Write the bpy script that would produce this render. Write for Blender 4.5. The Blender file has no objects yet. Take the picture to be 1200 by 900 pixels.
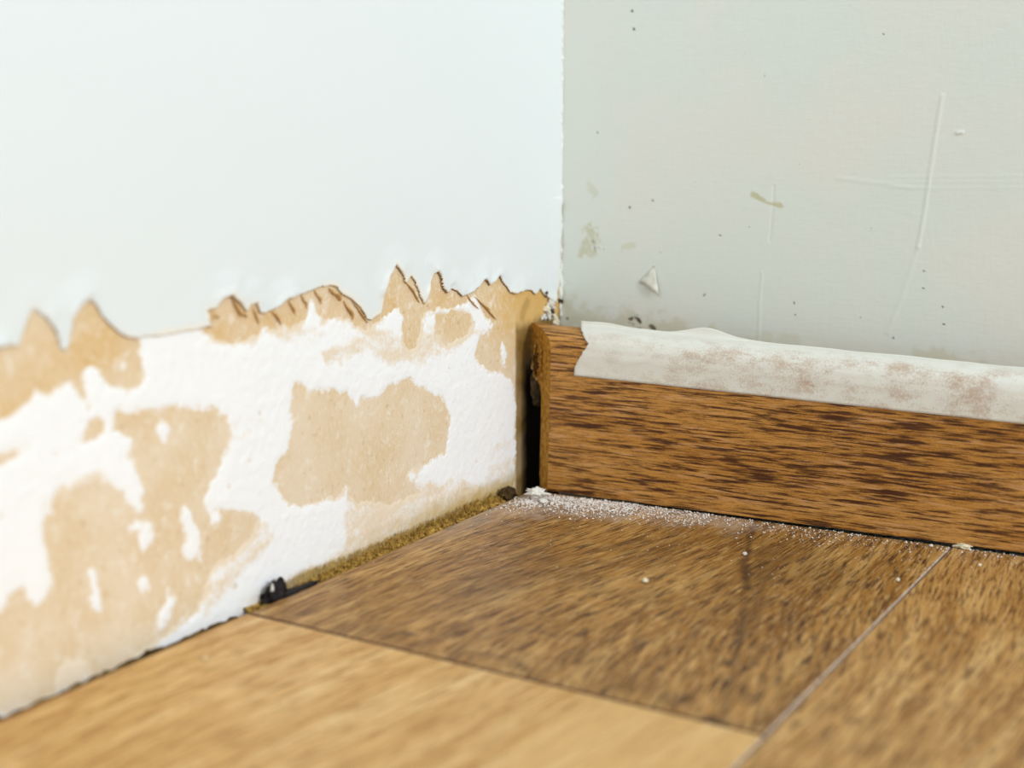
import bpy, bmesh, math, random
import numpy as np
from mathutils import Matrix, Vector, noise as mnoise

# ------------------------------------------------------------------ camera
MM = 0.001
F_PX, CX, CY = 1617.0, 600.0, 450.0            # focal length in pixels of the 1200 x 900 frame
def unit(v):
    v = np.array(v, float); return v / np.linalg.norm(v)
_Y = unit([1596 - CX, CY - 152, -F_PX])
_X = -unit([-2117 - CX, CY - 152, -F_PX])
_X = unit(_X - _Y * (_X @ _Y)); _Z = np.cross(_X, _Y)
ROT = np.array([_X, _Y, _Z])                   # camera to world
CAM = np.array([236.73, -423.54, 120.73])      # millimetres, room corner at the origin

cam_data = bpy.data.cameras.new('camera')
cam = bpy.data.objects.new('camera', cam_data)
bpy.context.scene.collection.objects.link(cam)
m = Matrix.Identity(4)
for i in range(3):
    for j in range(3): m[i][j] = ROT[i, j]
    m[i][3] = CAM[i] * MM
cam.matrix_world = m
cam_data.sensor_width = 36.0; cam_data.lens = 36.0 * F_PX / 1200.0
cam_data.clip_start = 0.01; cam_data.clip_end = 50
cam_data.dof.use_dof = True
cam_data.dof.focus_distance = 0.425
cam_data.dof.aperture_fstop = 8.5
scene = bpy.context.scene
scene.camera = cam

# ------------------------------------------------------------------ light and exposure
world = bpy.data.worlds.new('world'); scene.world = world; world.use_nodes = True
bg = world.node_tree.nodes['Background']
bg.inputs['Color'].default_value = (0.93, 0.98, 1.0, 1); bg.inputs['Strength'].default_value = 0.80
sun_data = bpy.data.lights.new('sun', 'SUN'); sun_data.energy = 1.05
sun_data.angle = math.radians(9); sun_data.color = (1.0, 0.99, 0.98)
sun = bpy.data.objects.new('sun', sun_data); scene.collection.objects.link(sun)
SUN_FROM = Vector((1.0, -0.26, 0.42))
sun.rotation_euler = SUN_FROM.to_track_quat('Z', 'Y').to_euler()
vs = scene.view_settings
vs.view_transform = 'Standard'; vs.look = 'None'; vs.gamma = 1.0; vs.exposure = 0.27
vs.use_curve_mapping = False

# ------------------------------------------------------------------ helpers
def ray(px, py): return ROT @ unit([px - CX, CY - py, -F_PX])
def on_plane(px, py, axis, v):
    """Point (mm) of the plane axis = v seen at a photo pixel."""
    d = ray(px, py); t = (v - CAM[axis]) / d[axis]; return CAM + d * t
def wall_yz(pts): return np.array([on_plane(x, y, 0, 0.0)[1:] for x, y in pts])
def floor_xy(pts, z=0.0): return np.array([on_plane(x, y, 2, z)[:2] for x, y in pts])
BACK_YAW = math.radians(3.0)
BW_N = np.array([-math.sin(BACK_YAW), math.cos(BACK_YAW), 0.0])
BW_U = np.array([math.cos(BACK_YAW), math.sin(BACK_YAW), 0.0])
def back_uz(px, py, off=0.0):
    """(distance along the back wall, height) of a photo pixel; off = distance in front of the wall."""
    d = ray(px, py); t = (-off - CAM @ BW_N) / (d @ BW_N); p = CAM + d * t
    return np.array([p @ BW_U, p[2]])
def back_pt(u, z, off=0.0): 
    p = BW_U * u - BW_N * off; return np.array([p[0], p[1], z])

rng = np.random.default_rng(7)
_tab = rng.random((256, 256))
def vnoise(x, y, seed=0):
    x = np.asarray(x, float) + seed * 17.31; y = np.asarray(y, float) + seed * 9.77
    xi = np.floor(x).astype(int); yi = np.floor(y).astype(int)
    fx = x - xi; fy = y - yi
    fx = fx * fx * (3 - 2 * fx); fy = fy * fy * (3 - 2 * fy)
    g = lambda a, b: _tab[a & 255, b & 255]
    return ((g(xi, yi) * (1 - fx) + g(xi + 1, yi) * fx) * (1 - fy) +
            (g(xi, yi + 1) * (1 - fx) + g(xi + 1, yi + 1) * fx) * fy) * 2 - 1
def fbm(x, y, scale, octv=4, seed=0, gain=0.5):
    s = 0; a = 1; n = 0
    for k in range(octv):
        s = s + a * vnoise(x / scale * 2 ** k, y / scale * 2 ** k, seed + k * 3); n += a; a *= gain
    return s / n

def poly_sdf(px, py, poly):
    """Signed distance, positive inside."""
    poly = np.asarray(poly, float); d = np.full(px.shape, 1e9); inside = np.zeros(px.shape, bool)
    n = len(poly)
    for i in range(n):
        ax, ay = poly[i]; bx, by = poly[(i + 1) % n]
        ex, ey = bx - ax, by - ay; L = ex * ex + ey * ey + 1e-12
        t = np.clip(((px - ax) * ex + (py - ay) * ey) / L, 0, 1)
        d = np.minimum(d, (px - ax - t * ex) ** 2 + (py - ay - t * ey) ** 2)
        if ay != by:
            c = (ay > py) != (by > py)
            inside ^= c & (px < (bx - ax) * (py - ay) / (by - ay) + ax)
    return np.where(inside, 1, -1) * np.sqrt(d)
def line_dist(px, py, pts):
    d = np.full(px.shape, 1e9)
    for (ax, ay), (bx, by) in zip(pts[:-1], pts[1:]):
        ex, ey = bx - ax, by - ay; L = ex * ex + ey * ey + 1e-12
        t = np.clip(((px - ax) * ex + (py - ay) * ey) / L, 0, 1)
        d = np.minimum(d, np.hypot(px - ax - t * ex, py - ay - t * ey))
    return d
def sstep(a, b, x):
    t = np.clip((x - a) / (b - a), 0, 1); return t * t * (3 - 2 * t)

def mesh_obj(name, verts, faces, mat=None, parent=None, smooth=False, attrs=None, mats=None, mat_idx=None):
    me = bpy.data.meshes.new(name)
    me.from_pydata([tuple(v) for v in (np.asarray(verts, float) * MM).tolist()], [], [tuple(f) for f in faces])
    if mats:
        for q in mats: me.materials.append(q)
        if mat_idx is not None: me.polygons.foreach_set('material_index', list(mat_idx))
    elif mat: me.materials.append(mat)
    if smooth: me.polygons.foreach_set('use_smooth', [True] * len(me.polygons))
    if attrs:
        for k, v in attrs.items():
            a = me.attributes.new(k, 'FLOAT', 'POINT'); a.data.foreach_set('value', np.asarray(v, np.float32))
    me.update()
    o = bpy.data.objects.new(name, me); scene.collection.objects.link(o)
    if parent: o.parent = parent
    return o
def tag(o, label=None, cat=None, group=None, kind=None):
    if label: o['label'] = label
    if cat: o['category'] = cat
    if group: o['group'] = group
    if kind: o['kind'] = kind
    return o
BOXF = [(0,1,2,3), (7,6,5,4), (0,4,5,1), (1,5,6,2), (2,6,7,3), (3,7,4,0)]
def box_from(bottom4, top4): return list(bottom4[::-1]) + list(top4[::-1])
def grid_faces(n, k):
    i, j = np.meshgrid(np.arange(n - 1), np.arange(k - 1), indexing='ij'); a = (i * k + j).ravel()
    return np.stack([a, a + k, a + k + 1, a + 1], 1)

# ------------------------------------------------------------------ materials
def new_mat(name, rough=0.8, spec=0.3):
    mt = bpy.data.materials.new(name); mt.use_nodes = True
    nt = mt.node_tree; b = nt.nodes['Principled BSDF']
    b.inputs['Roughness'].default_value = rough; b.inputs['Specular IOR Level'].default_value = spec
    return mt, nt, b
def srgb(r, g, b_):
    f = lambda c: (c / 255 / 12.92) if c / 255 <= 0.04045 else ((c / 255 + 0.055) / 1.055) ** 2.4
    return (f(r), f(g), f(b_), 1)
def N(nt, t, **kw):
    n = nt.nodes.new(t)
    for k, v in kw.items():
        if k in n.inputs: n.inputs[k].default_value = v
        else: setattr(n, k, v)
    return n
def coords(nt, scale=(1, 1, 1), loc=(0, 0, 0), rot=(0, 0, 0)):
    tc = nt.nodes.new('ShaderNodeTexCoord'); mp = nt.nodes.new('ShaderNodeMapping')
    mp.inputs['Scale'].default_value = scale; mp.inputs['Location'].default_value = loc; mp.inputs['Rotation'].default_value = rot
    nt.links.new(tc.outputs['Object'], mp.inputs['Vector']); return mp.outputs['Vector']
def noise(nt, vec, scale, detail=4, rough=0.55, dist=0.0):
    n = N(nt, 'ShaderNodeTexNoise', Scale=scale, Detail=detail, Roughness=rough, Distortion=dist)
    nt.links.new(vec, n.inputs['Vector']); return n.outputs['Fac']
def ramp(nt, fac, stops, interp='LINEAR'):
    r = nt.nodes.new('ShaderNodeValToRGB'); r.color_ramp.interpolation = interp
    e = r.color_ramp.elements
    while len(e) < len(stops): e.new(0.5)
    for q, (p, c) in zip(e, stops): q.position = p; q.color = c if len(c) == 4 else (*c, 1)
    nt.links.new(fac, r.inputs['Fac']); return r.outputs['Color']
def g(v): return (v, v, v, 1)
def mix(nt, fac, a, b_, mode='MIX'):
    n = nt.nodes.new('ShaderNodeMix'); n.data_type = 'RGBA'; n.blend_type = mode
    if isinstance(fac, (int, float)): n.inputs[0].default_value = fac
    else: nt.links.new(fac, n.inputs[0])
    for s, v in ((6, a), (7, b_)):
        if isinstance(v, tuple): n.inputs[s].default_value = v
        else: nt.links.new(v, n.inputs[s])
    return n.outputs[2]
def math_(nt, op, a, b_=0.0, c=None, clamp=False):
    n = nt.nodes.new('ShaderNodeMath'); n.operation = op; n.use_clamp = clamp
    for s, v in ((0, a), (1, b_), (2, c)):
        if v is None: continue
        if isinstance(v, (int, float)): n.inputs[s].default_value = v
        else: nt.links.new(v, n.inputs[s])
    return n.outputs[0]
def attr(nt, name):
    n = nt.nodes.new('ShaderNodeAttribute'); n.attribute_name = name; return n.outputs['Fac']
def bump(nt, b, h, dist, strength=1.0):
    n = N(nt, 'ShaderNodeBump', Strength=strength, Distance=dist)
    nt.links.new(h, n.inputs['Height']); nt.links.new(n.outputs['Normal'], b.inputs['Normal'])

TAN = srgb(226, 204, 168); TAN_D = srgb(205, 170, 115); BROWN = srgb(150, 100, 40)

def mat_board_paper():
    mt, nt, b = new_mat('torn_board_paper', 0.9, 0.15)
    v = coords(nt); fib = noise(nt, coords(nt, (1, 1, .35)), 1500, 5, .7)
    c = mix(nt, ramp(nt, noise(nt, v, 60, 4), [(0.38, g(0)), (0.62, g(1))]), srgb(230, 214, 188), srgb(224, 203, 168))
    c = mix(nt, attr(nt, 'gold'), c, srgb(219, 186, 130))
    c = mix(nt, ramp(nt, fib, [(0.5, g(0)), (0.7, g(.7))]), c, srgb(243, 234, 216))
    c = mix(nt, ramp(nt, noise(nt, coords(nt, loc=(1, 9, 4)), 210, 6, .75), [(0.54, g(0)), (0.68, g(.75))]), c, srgb(244, 241, 232))
    c = mix(nt, ramp(nt, noise(nt, coords(nt, loc=(3, 1, 2)), 420, 4, .6), [(0.6, g(0)), (0.72, g(.5))]), c, srgb(190, 150, 95))
    # glue stain: attribute painted where the old skirting stood
    st = attr(nt, 'stain'); c = mix(nt, st, c, srgb(214, 172, 92))
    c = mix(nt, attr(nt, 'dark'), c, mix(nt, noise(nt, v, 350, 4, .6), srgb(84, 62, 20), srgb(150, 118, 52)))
    c = mix(nt, attr(nt, 'black'), c, srgb(22, 14, 6))  # shade of the gap beside the board end, put into the colour
    nt.links.new(c, b.inputs['Base Color']); bump(nt, b, fib, 0.0002, .6); return mt
def mat_residue():
    mt, nt, b = new_mat('plaster_residue', 0.85, 0.2)
    v = coords(nt); base = mix(nt, noise(nt, v, 45, 3), srgb(243, 248, 252), srgb(248, 252, 255))
    th = attr(nt, 'thin'); n1 = noise(nt, v, 700, 6, .75); n2 = noise(nt, coords(nt, (1, .35, 1)), 170, 4, .6)
    f = math_(nt, 'ADD', th, math_(nt, 'MULTIPLY_ADD', math_(nt, 'ADD', n1, n2), 0.9, -0.9))
    f = ramp(nt, f, [(0.38, g(0)), (0.70, g(.85))])
    c = mix(nt, f, base, srgb(231, 214, 186))
    sp = ramp(nt, noise(nt, coords(nt, loc=(7, 7, 1)), 260, 3, .5), [(0.70, g(0)), (0.76, g(.5))])
    c = mix(nt, sp, c, srgb(205, 180, 140))
    c = mix(nt, attr(nt, 'moss'), c, srgb(188, 160, 88))
    nt.links.new(c, b.inputs['Base Color'])
    bump(nt, b, noise(nt, v, 900, 4, .6), 0.0002, .5); return mt
def mat_paint_left():
    mt, nt, b = new_mat('white_wall_paint', 0.6, 0.25)
    v = coords(nt); st = noise(nt, coords(nt, (1, 1, .5)), 500, 4, .6)
    c = mix(nt, noise(nt, v, 12, 3), srgb(226, 235, 239), srgb(229, 238, 240))
    yel = ramp(nt, noise(nt, coords(nt, loc=(2, 0, 5)), 38, 4, .65), [(0.66, g(0)), (0.78, g(.25))])
    c = mix(nt, yel, c, srgb(225, 225, 195))
    e = attr(nt, 'edge'); f = ramp(nt, math_(nt, 'ADD', e, math_(nt, 'MULTIPLY_ADD', noise(nt, v, 600, 3), .5, -.25)), [(0.35, g(0)), (0.6, g(1))])
    c = mix(nt, f, c, mix(nt, noise(nt, v, 300, 2), srgb(134, 88, 34), srgb(200, 156, 86)))
    c = mix(nt, math_(nt, 'MULTIPLY', attr(nt, 'haze'), .8), c, srgb(250, 236, 206))
    nt.links.new(c, b.inputs['Base Color']); bump(nt, b, st, 0.00012, .5); return mt
def mat_back_wall():
    mt, nt, b = new_mat('grey_green_wall_paint', 0.75, 0.2)
    v = coords(nt); weave = math_(nt, 'ADD', noise(nt, coords(nt, (1, 1, .22)), 900, 3, .6), noise(nt, coords(nt, (.2, 1, 1)), 900, 3, .6))
    c = mix(nt, ramp(nt, noise(nt, v, 22, 3), [(0.4, g(0)), (0.62, g(1))]), srgb(221, 229, 222), srgb(226, 228, 221))
    c = mix(nt, ramp(nt, weave, [(0.35, g(.7)), (0.75, g(0))]), c, srgb(213, 222, 213))
    sp = ramp(nt, noise(nt, coords(nt, loc=(4, 1, 0)), 420, 2, .5), [(0.75, g(0)), (0.80, g(.55))])
    c = mix(nt, sp, c, srgb(150, 155, 140))
    c = mix(nt, attr(nt, 'stain'), c, srgb(190, 184, 140))
    c = mix(nt, attr(nt, 'dirt'), c, srgb(70, 58, 36))
    nt.links.new(c, b.inputs['Base Color']); bump(nt, b, weave, 0.00009, .6); return mt
def mat_board_foil():
    mt, nt, b = new_mat('oak_foil_skirting', 0.48, 0.35)
    big = noise(nt, coords(nt, (.12, .5, 1)), 90, 4, .6, .8)
    streak = noise(nt, coords(nt, (.026, 1, 1), rot=(0, math.radians(-0.6), 0)), 1150, 6, .64, .12)
    fine = noise(nt, coords(nt, (.06, 1, 1), loc=(3, 0, 1)), 1900, 5, .75)
    speck = noise(nt, coords(nt, (.6, 1, 1)), 3400, 2, .6)
    c = ramp(nt, big, [(0.3, srgb(164, 108, 36)), (0.5, srgb(190, 134, 58)), (0.7, srgb(202, 150, 80))])
    c = mix(nt, ramp(nt, fine, [(0.38, g(.85)), (0.55, g(0))]), c, srgb(128, 78, 22))
    c = mix(nt, ramp(nt, speck, [(0.5, g(0)), (0.72, g(.55))]), c, srgb(220, 166, 92))
    lt = ramp(nt, noise(nt, coords(nt, (.025, 1, 1), loc=(5, 0, 2)), 900, 5, .65), [(0.54, g(0)), (0.64, g(.6))])
    c = mix(nt, lt, c, srgb(212, 164, 116))
    sh = math_(nt, 'MULTIPLY_ADD', big, .25, -.125)
    d = ramp(nt, math_(nt, 'ADD', streak, sh), [(0.38, g(1)), (0.44, g(.85)), (0.48, g(.3)), (0.52, g(0))])
    c = mix(nt, d, c, mix(nt, speck, srgb(44, 18, 4), srgb(92, 48, 12)))
    nt.links.new(c, b.inputs['Base Color'])
    bump(nt, b, streak, 0.0003, .6); return mt
def mat_floor(name, light, seed, grey=0.0):
    mt, nt, b = new_mat(name, 0.40, 0.38)
    # grain runs along y; a slow warp bends it into cathedral figures
    tc = nt.nodes.new('ShaderNodeTexCoord'); sep = nt.nodes.new('ShaderNodeSeparateXYZ'); nt.links.new(tc.outputs['Object'], sep.inputs[0])
    warp = noise(nt, coords(nt, (1, .5, 1), loc=(seed, 0, 0)), 10, 0, .4)
    xw = math_(nt, 'ADD', sep.outputs[0], math_(nt, 'MULTIPLY_ADD', warp, .05, -.025))
    cmb = nt.nodes.new('ShaderNodeCombineXYZ'); nt.links.new(xw, cmb.inputs[0])
    nt.links.new(math_(nt, 'MULTIPLY', sep.outputs[1], .07), cmb.inputs[1])
    cmb.inputs[2].default_value = seed
    ring = noise(nt, cmb.outputs[0], 190, 5, .65)
    c2 = nt.nodes.new('ShaderNodeCombineXYZ'); nt.links.new(xw, c2.inputs[0]); nt.links.new(math_(nt, 'MULTIPLY', sep.outputs[1], .06), c2.inputs[1]); c2.inputs[2].default_value = seed + 3
    pores = noise(nt, c2.outputs[0], 1350, 6, .68)
    speck = noise(nt, coords(nt), 2600, 2, .6)
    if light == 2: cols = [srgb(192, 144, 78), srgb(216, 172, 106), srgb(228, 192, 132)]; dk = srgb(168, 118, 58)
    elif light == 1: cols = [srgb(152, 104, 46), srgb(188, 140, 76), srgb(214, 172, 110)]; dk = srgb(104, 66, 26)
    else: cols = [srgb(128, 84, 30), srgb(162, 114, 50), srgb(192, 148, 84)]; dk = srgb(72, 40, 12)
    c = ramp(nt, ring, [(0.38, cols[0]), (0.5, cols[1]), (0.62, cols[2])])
    c = mix(nt, ramp(nt, pores, [(0.42, g(.95)), (0.51, g(0))]), c, dk)
    c = mix(nt, ramp(nt, noise(nt, c2.outputs[0], 2100, 3, .6), [(0.52, g(0)), (0.62, g(.5))]), c, srgb(222, 182, 120))
    if light == 2:   # printed two-strip pattern
        s = math_(nt, 'GREATER_THAN', sep.outputs[0], 0.1045)
        c = mix(nt, math_(nt, 'MULTIPLY', s, .45), c, srgb(224, 184, 122))
    c = mix(nt, attr(nt, 'dark'), c, srgb(74, 46, 20))
    c = mix(nt, attr(nt, 'dust'), c, srgb(206, 188, 172))  # dust, plus painted wall sheen along the rear plank's left edge
    nt.links.new(c, b.inputs['Base Color'])
    bump(nt, b, pores, 0.00018, .7)
    nt.links.new(ramp(nt, pores, [(0.35, g(.6)), (0.6, g(.36))]), b.inputs['Roughness']); return mt
def mat_simple(name, c1, c2, scale=300, rough=.85, bd=0.0002, spec=.2, bs=.8):
    mt, nt, b = new_mat(name, rough, spec); n = noise(nt, coords(nt), scale, 5, .65)
    nt.links.new(ramp(nt, n, [(0.35, c1), (0.62, c2)]), b.inputs['Base Color']); bump(nt, b, n, bd, bs); return mt
def mat_tape():
    mt, nt, b = new_mat('crepe_masking_tape', 0.7, 0.25)
    weave = noise(nt, coords(nt, (1, .6, .7)), 2400, 4, .75)
    c = mix(nt, noise(nt, coords(nt), 120, 3), srgb(222, 222, 212), srgb(232, 232, 224))
    pat = noise(nt, coords(nt, (.5, 1, 1)), 150, 5, .7)
    f = math_(nt, 'MULTIPLY', ramp(nt, math_(nt, 'ADD', math_(nt, 'MULTIPLY', pat, .6), math_(nt, 'MULTIPLY', weave, .4)), [(0.47, g(0)), (0.62, g(.9))]), attr(nt, 'worn'))
    c = mix(nt, f, c, srgb(190, 164, 142))
    nt.links.new(c, b.inputs['Base Color']); bump(nt, b, weave, 0.00015, .7); return mt

M_PAPER = mat_board_paper(); M_RES = mat_residue(); M_PAINT = mat_paint_left(); M_BACK = mat_back_wall()
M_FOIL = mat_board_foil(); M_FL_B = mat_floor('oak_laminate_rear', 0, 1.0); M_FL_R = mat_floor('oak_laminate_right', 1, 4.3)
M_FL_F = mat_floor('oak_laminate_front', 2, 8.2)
M_MDF = mat_simple('yellow_fibreboard_core', srgb(140, 92, 26), srgb(190, 142, 62), 700, .9, .0003)
M_MDF_D = mat_simple('torn_brown_fibres', srgb(26, 14, 5), srgb(112, 74, 32), 1300, .95, .0005)
M_JOINT = mat_simple('dark_joint_edge', srgb(84, 58, 44), srgb(116, 86, 66), 600)
M_EDGE = mat_simple('pale_chamfered_edge', srgb(206, 176, 128), srgb(230, 208, 170), 400)
M_SEAM = mat_simple('greyish_seam_edge', srgb(170, 146, 124), srgb(208, 190, 172), 500)
M_SUB = mat_simple('dark_subfloor', srgb(40, 32, 24), srgb(66, 54, 40), 200)
M_FOAM = mat_simple('mustard_gap_filler', srgb(82, 56, 14), srgb(206, 168, 86), 700, .95, .0006)
M_WHITE = mat_simple('white_plaster_lump', srgb(214, 212, 202), srgb(240, 238, 230), 800, .9, .0003)
M_CREAM = mat_simple('cream_paint_chip', srgb(226, 214, 178), srgb(240, 234, 214), 400, .8)
M_BLACK = mat_simple('black_rubbery_scrap', srgb(14, 12, 14), srgb(44, 36, 36), 500, .6)
M_DIRT = mat_simple('dark_brown_dirt', srgb(38, 28, 14), srgb(84, 66, 38), 900, .95)
M_DUST = mat_simple('pinkish_plaster_dust', srgb(214, 200, 190), srgb(242, 238, 232), 300, .9)
M_TAPE = mat_tape()
M_CAULK = mat_simple('white_corner_caulk', srgb(222, 228, 224), srgb(240, 244, 242), 500, .7)
M_FLAP = mat_simple('pale_grey_paint_flap', srgb(212, 212, 198), srgb(228, 230, 220), 500, .7)
M_GREY = mat_simple('grey_brown_mortar', srgb(62, 50, 30), srgb(112, 96, 70), 500, .95, .0006)

# ------------------------------------------------------------------ left wall
# outline of the remaining paint, traced on the wall plane (photo pixels turned into wall millimetres)
PAINT_EDGE = [(0,409),(10,405),(20,407),(26,388),(33,370),(38,362),(45,367),(55,378),(66,395),(70,409),(75,412),(80,402),(83,385),(86,372),(95,358),(104,353),
 (112,360),(118,372),(127,380),(138,391),(147,396),(160,398),(178,395),(200,391),(220,388),(236,386),(246,383),(247,372),(241,364),(251,362),(260,350),(270,347),
 (278,356),(287,367),(293,358),(299,357),(303,366),(309,369),(322,361),(335,352),(347,347),(360,342),(372,338),(383,335),(393,337),(398,345),(409,350),(421,362),(428,374),
 (433,377),(440,370),(446,366),(449,348),(454,326),(462,312),(469,320),(474,333),(480,325),(485,330),(491,348),(496,358),(499,352),(503,335),(506,322),(511,319),
 (514,326),(517,339),(522,345),(527,340),(534,342),(540,349),(546,346),(553,343),(560,335),(567,327),(572,335),(577,331),(583,324),(588,332),(596,343),(603,345),
 (612,342),(620,341),(626,346),(631,339),(637,346),(643,352),(650,352),(653,338),(655,326)]
TANS = [
 [(0,395),(30,355),(60,350),(120,345),(150,385),(163,398),(166,420),(169,440),(160,453),(148,456),(135,451),(122,448),(118,432),(108,426),(94,438),(99,455),(105,477),(98,472),(92,455),(85,447),(62,456),(52,461),(40,456),(36,468),(33,478),(15,486),(0,490),(-40,500),(-40,380)],
 [(232,380),(262,340),(300,345),(383,325),(430,360),(434,380),(428,381),(410,377),(395,372),(378,374),(370,366),(364,353),(360,371),(350,379),(340,384),(333,378),(325,384),(310,380),(303,393),(285,399),(268,401),(252,396),(240,388)],
 [(433,372),(450,300),(520,300),(545,340),(556,344),(548,352),(533,358),(515,362),(500,366),(492,372),(490,392),(487,405),(480,408),(474,395),(470,372),(463,364),(450,372),(440,376),(433,379)],
 [(512,370),(530,365),(550,368),(553,380),(545,392),(530,402),(518,402),(510,392)],
 [(552,335),(570,310),(640,330),(657,345),(657,600),(603,575),(604,520),(604,455),(590,438),(575,436),(562,428),(557,414),(563,398),(572,390),(576,376),(566,366),(560,352)],
 [(346,453),(352,456),(360,463),(370,459),(382,456),(395,458),(408,464),(418,474),(424,467),(434,469),(445,466),(456,452),(470,447),(480,444),(488,454),(503,461),(519,470),(526,488),(524,512),(520,530),(503,543),(484,548),(474,556),(477,568),(488,578),(470,584),(450,592),(432,585),(417,586),(411,571),(405,566),(396,580),(372,588),(352,594),(332,583),(322,562),(322,545),(335,530),(345,502),(343,472)],
 [(133,494),(142,487),(158,484),(165,478),(190,476),(210,483),(230,478),(250,482),(261,494),(268,513),(263,538),(256,552),(246,568),(236,588),(240,600),(250,603),(263,599),(276,602),(290,604),(300,610),(297,625),(285,640),(270,655),(252,661),(241,680),(236,700),(230,714),(214,731),(188,748),(168,760),(150,768),(142,782),(115,790),(100,775),(80,772),(70,790),(60,810),(40,820),(-40,850),(-40,725),(0,714),(14,702),(24,690),(30,700),(40,716),(48,712),(58,700),(62,682),(58,652),(51,620),(54,592),(66,581),(72,572),(78,580),(88,575),(100,571),(114,565),(120,572),(138,572),(148,586),(160,600),(168,596),(166,572),(160,544),(152,532),(155,514),(140,510),(132,508)],
 [(105,498),(117,496),(121,506),(112,513),(100,512)],
 [(-40,530),(0,534),(18,528),(28,524),(22,533),(8,540),(-40,545)],
]
WHITES = [
 [(141,424),(148,424),(150,434),(144,438),(140,433)],
 [(184,499),(190,496),(198,500),(197,518),(193,523),(187,515),(183,506)],
 [(157,610),(166,606),(177,614),(180,628),(172,648),(166,650),(160,636),(161,625),(150,626),(149,618)],
 [(213,592),(219,590),(226,602),(234,625),(238,645),(237,661),(230,655),(220,659),(214,645),(212,620)],
 [(104,670),(112,671),(114,685),(119,700),(120,714),(113,718),(107,712),(106,690)],
 [(158,680),(166,673),(174,675),(175,692),(167,695),(162,688)],
 [(192,683),(198,682),(202,695),(208,702),(201,714),(196,728),(191,742),(184,746),(180,738),(182,726),(189,712),(192,700)],
 [(587,400),(590,397),(593,408),(594,425),(593,433),(588,431),(586,415)],
 [(568,392),(575,378),(580,374),(577,386),(572,396)],
 [(57,588),(62,585),(61,600),(52,602),(50,594)],
 [(455,372),(466,364),(471,380),(469,400),(460,398),(452,384)],
 [(247,600),(258,600),(262,612),(256,620),(248,614)],
]
FAINT = [   # areas where the residue is thin and the paper shows through it
 ([(395,400),(440,385),(540,375),(575,385),(540,410),(500,425),(455,430),(420,415),(380,430),(375,410)], .60),
 ([(405,575),(480,560),(560,565),(602,560),(602,585),(500,640),(400,690),(330,690),(400,640)], .64),
 ([(-60,770),(60,740),(150,740),(200,740),(170,775),(60,815),(-60,860)], .66),
 ([(265,600),(330,615),(320,640),(300,660),(240,720),(235,690)], .52),
 ([(80,545),(130,555),(145,570),(110,580),(70,580)], .55),
 ([(255,480),(300,480),(315,500),(295,515),(270,520)], .42),
 ([(230,395),(330,385),(440,380),(440,400),(330,400),(240,410)], .42),
 ([(575,520),(603,500),(603,575),(560,575)], .45),
]
Ys = np.concatenate([np.arange(-640, -262, 3.0), np.arange(-262, -190, .5), np.arange(-190, 0.01, .36), [0.0]])
Zs = np.arange(-8, 98.01, .36)
YY, ZZ = np.meshgrid(Ys, Zs, indexing='ij')
off = YY < -245
edge_w = wall_yz(PAINT_EDGE)
ey0, ez0 = edge_w[0]
ext = [(y, ez0 + 3 * math.sin(y * .11) + 4 * max(0, math.sin(y * .23 + 1)) ** 3) for y in np.arange(-660, ey0 - 4, 4)]
paint_poly = [(-660, 400)] + ext + [tuple(p) for p in edge_w] + [(2, 400)]
PF = poly_sdf(YY, ZZ, paint_poly) + fbm(YY, ZZ, 2.2, 4, 2) * .45
TF = np.full(YY.shape, -1e9)
for p in TANS: TF = np.maximum(TF, poly_sdf(YY, ZZ, wall_yz(p)))
TF = np.where(off, np.maximum(TF, fbm(YY, ZZ, 26, 4, 5) * 18 - 1), TF)
for p in WHITES: TF = np.minimum(TF, -poly_sdf(YY, ZZ, wall_yz(p)))
TF = TF + fbm(YY, ZZ, 5.0, 5, 11, .7) * 2.3 + fbm(YY, ZZ, 1.3, 3, 23, .7) * .8
faint = np.zeros(YY.shape)
for p, a in FAINT:
    w = poly_sdf(YY, ZZ, wall_yz(p)); faint = np.maximum(faint, a * sstep(-3.5, 3, w + fbm(YY, ZZ, 6, 3, 31) * 3))

def sheet(name, H, keep, mat, attrs, parent, min_verts=900, rest_name=None):
    """Heightfield sheet on the left wall; every connected island becomes an object of its own."""
    n, k = YY.shape
    Fq = grid_faces(n, k); kv = keep.ravel(); Fq = Fq[kv[Fq].any(1)]
    parent_ = np.arange(n * k)
    lab = np.full(n * k, -1); 
    # label propagation over the kept faces
    lab[:] = np.arange(n * k); used = np.zeros(n * k, bool); used[Fq.ravel()] = True
    while True:
        mn = lab[Fq].min(1); old = lab.copy()
        for c in range(4): np.minimum.at(lab, Fq[:, c], mn)
        lab = np.where(used, lab[lab], lab); lab = np.where(used, lab[lab], lab)
        if (lab == old).all(): break
    fl = lab[Fq[:, 0]]; ids, cnt = np.unique(fl, return_counts=True)
    big = [i for i, c in zip(ids, cnt) if c >= min_verts]; out = []
    P = np.stack([H.ravel(), YY.ravel(), ZZ.ravel()], 1)
    groups = [(name, fl == i) for i in big]
    small = ~np.isin(fl, big)
    if small.any(): groups.append((rest_name or name, small))
    for nm, sel in groups:
        f = Fq[sel]; vi, inv = np.unique(f.ravel(), return_inverse=True); f = inv.reshape(f.shape)
        o = mesh_obj(nm, P[vi], f.tolist(), mat, parent, True, {a: v.ravel()[vi] for a, v in attrs.items()})
        out.append((o, P[vi].mean(0)))
    return out, small.any()

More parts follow.
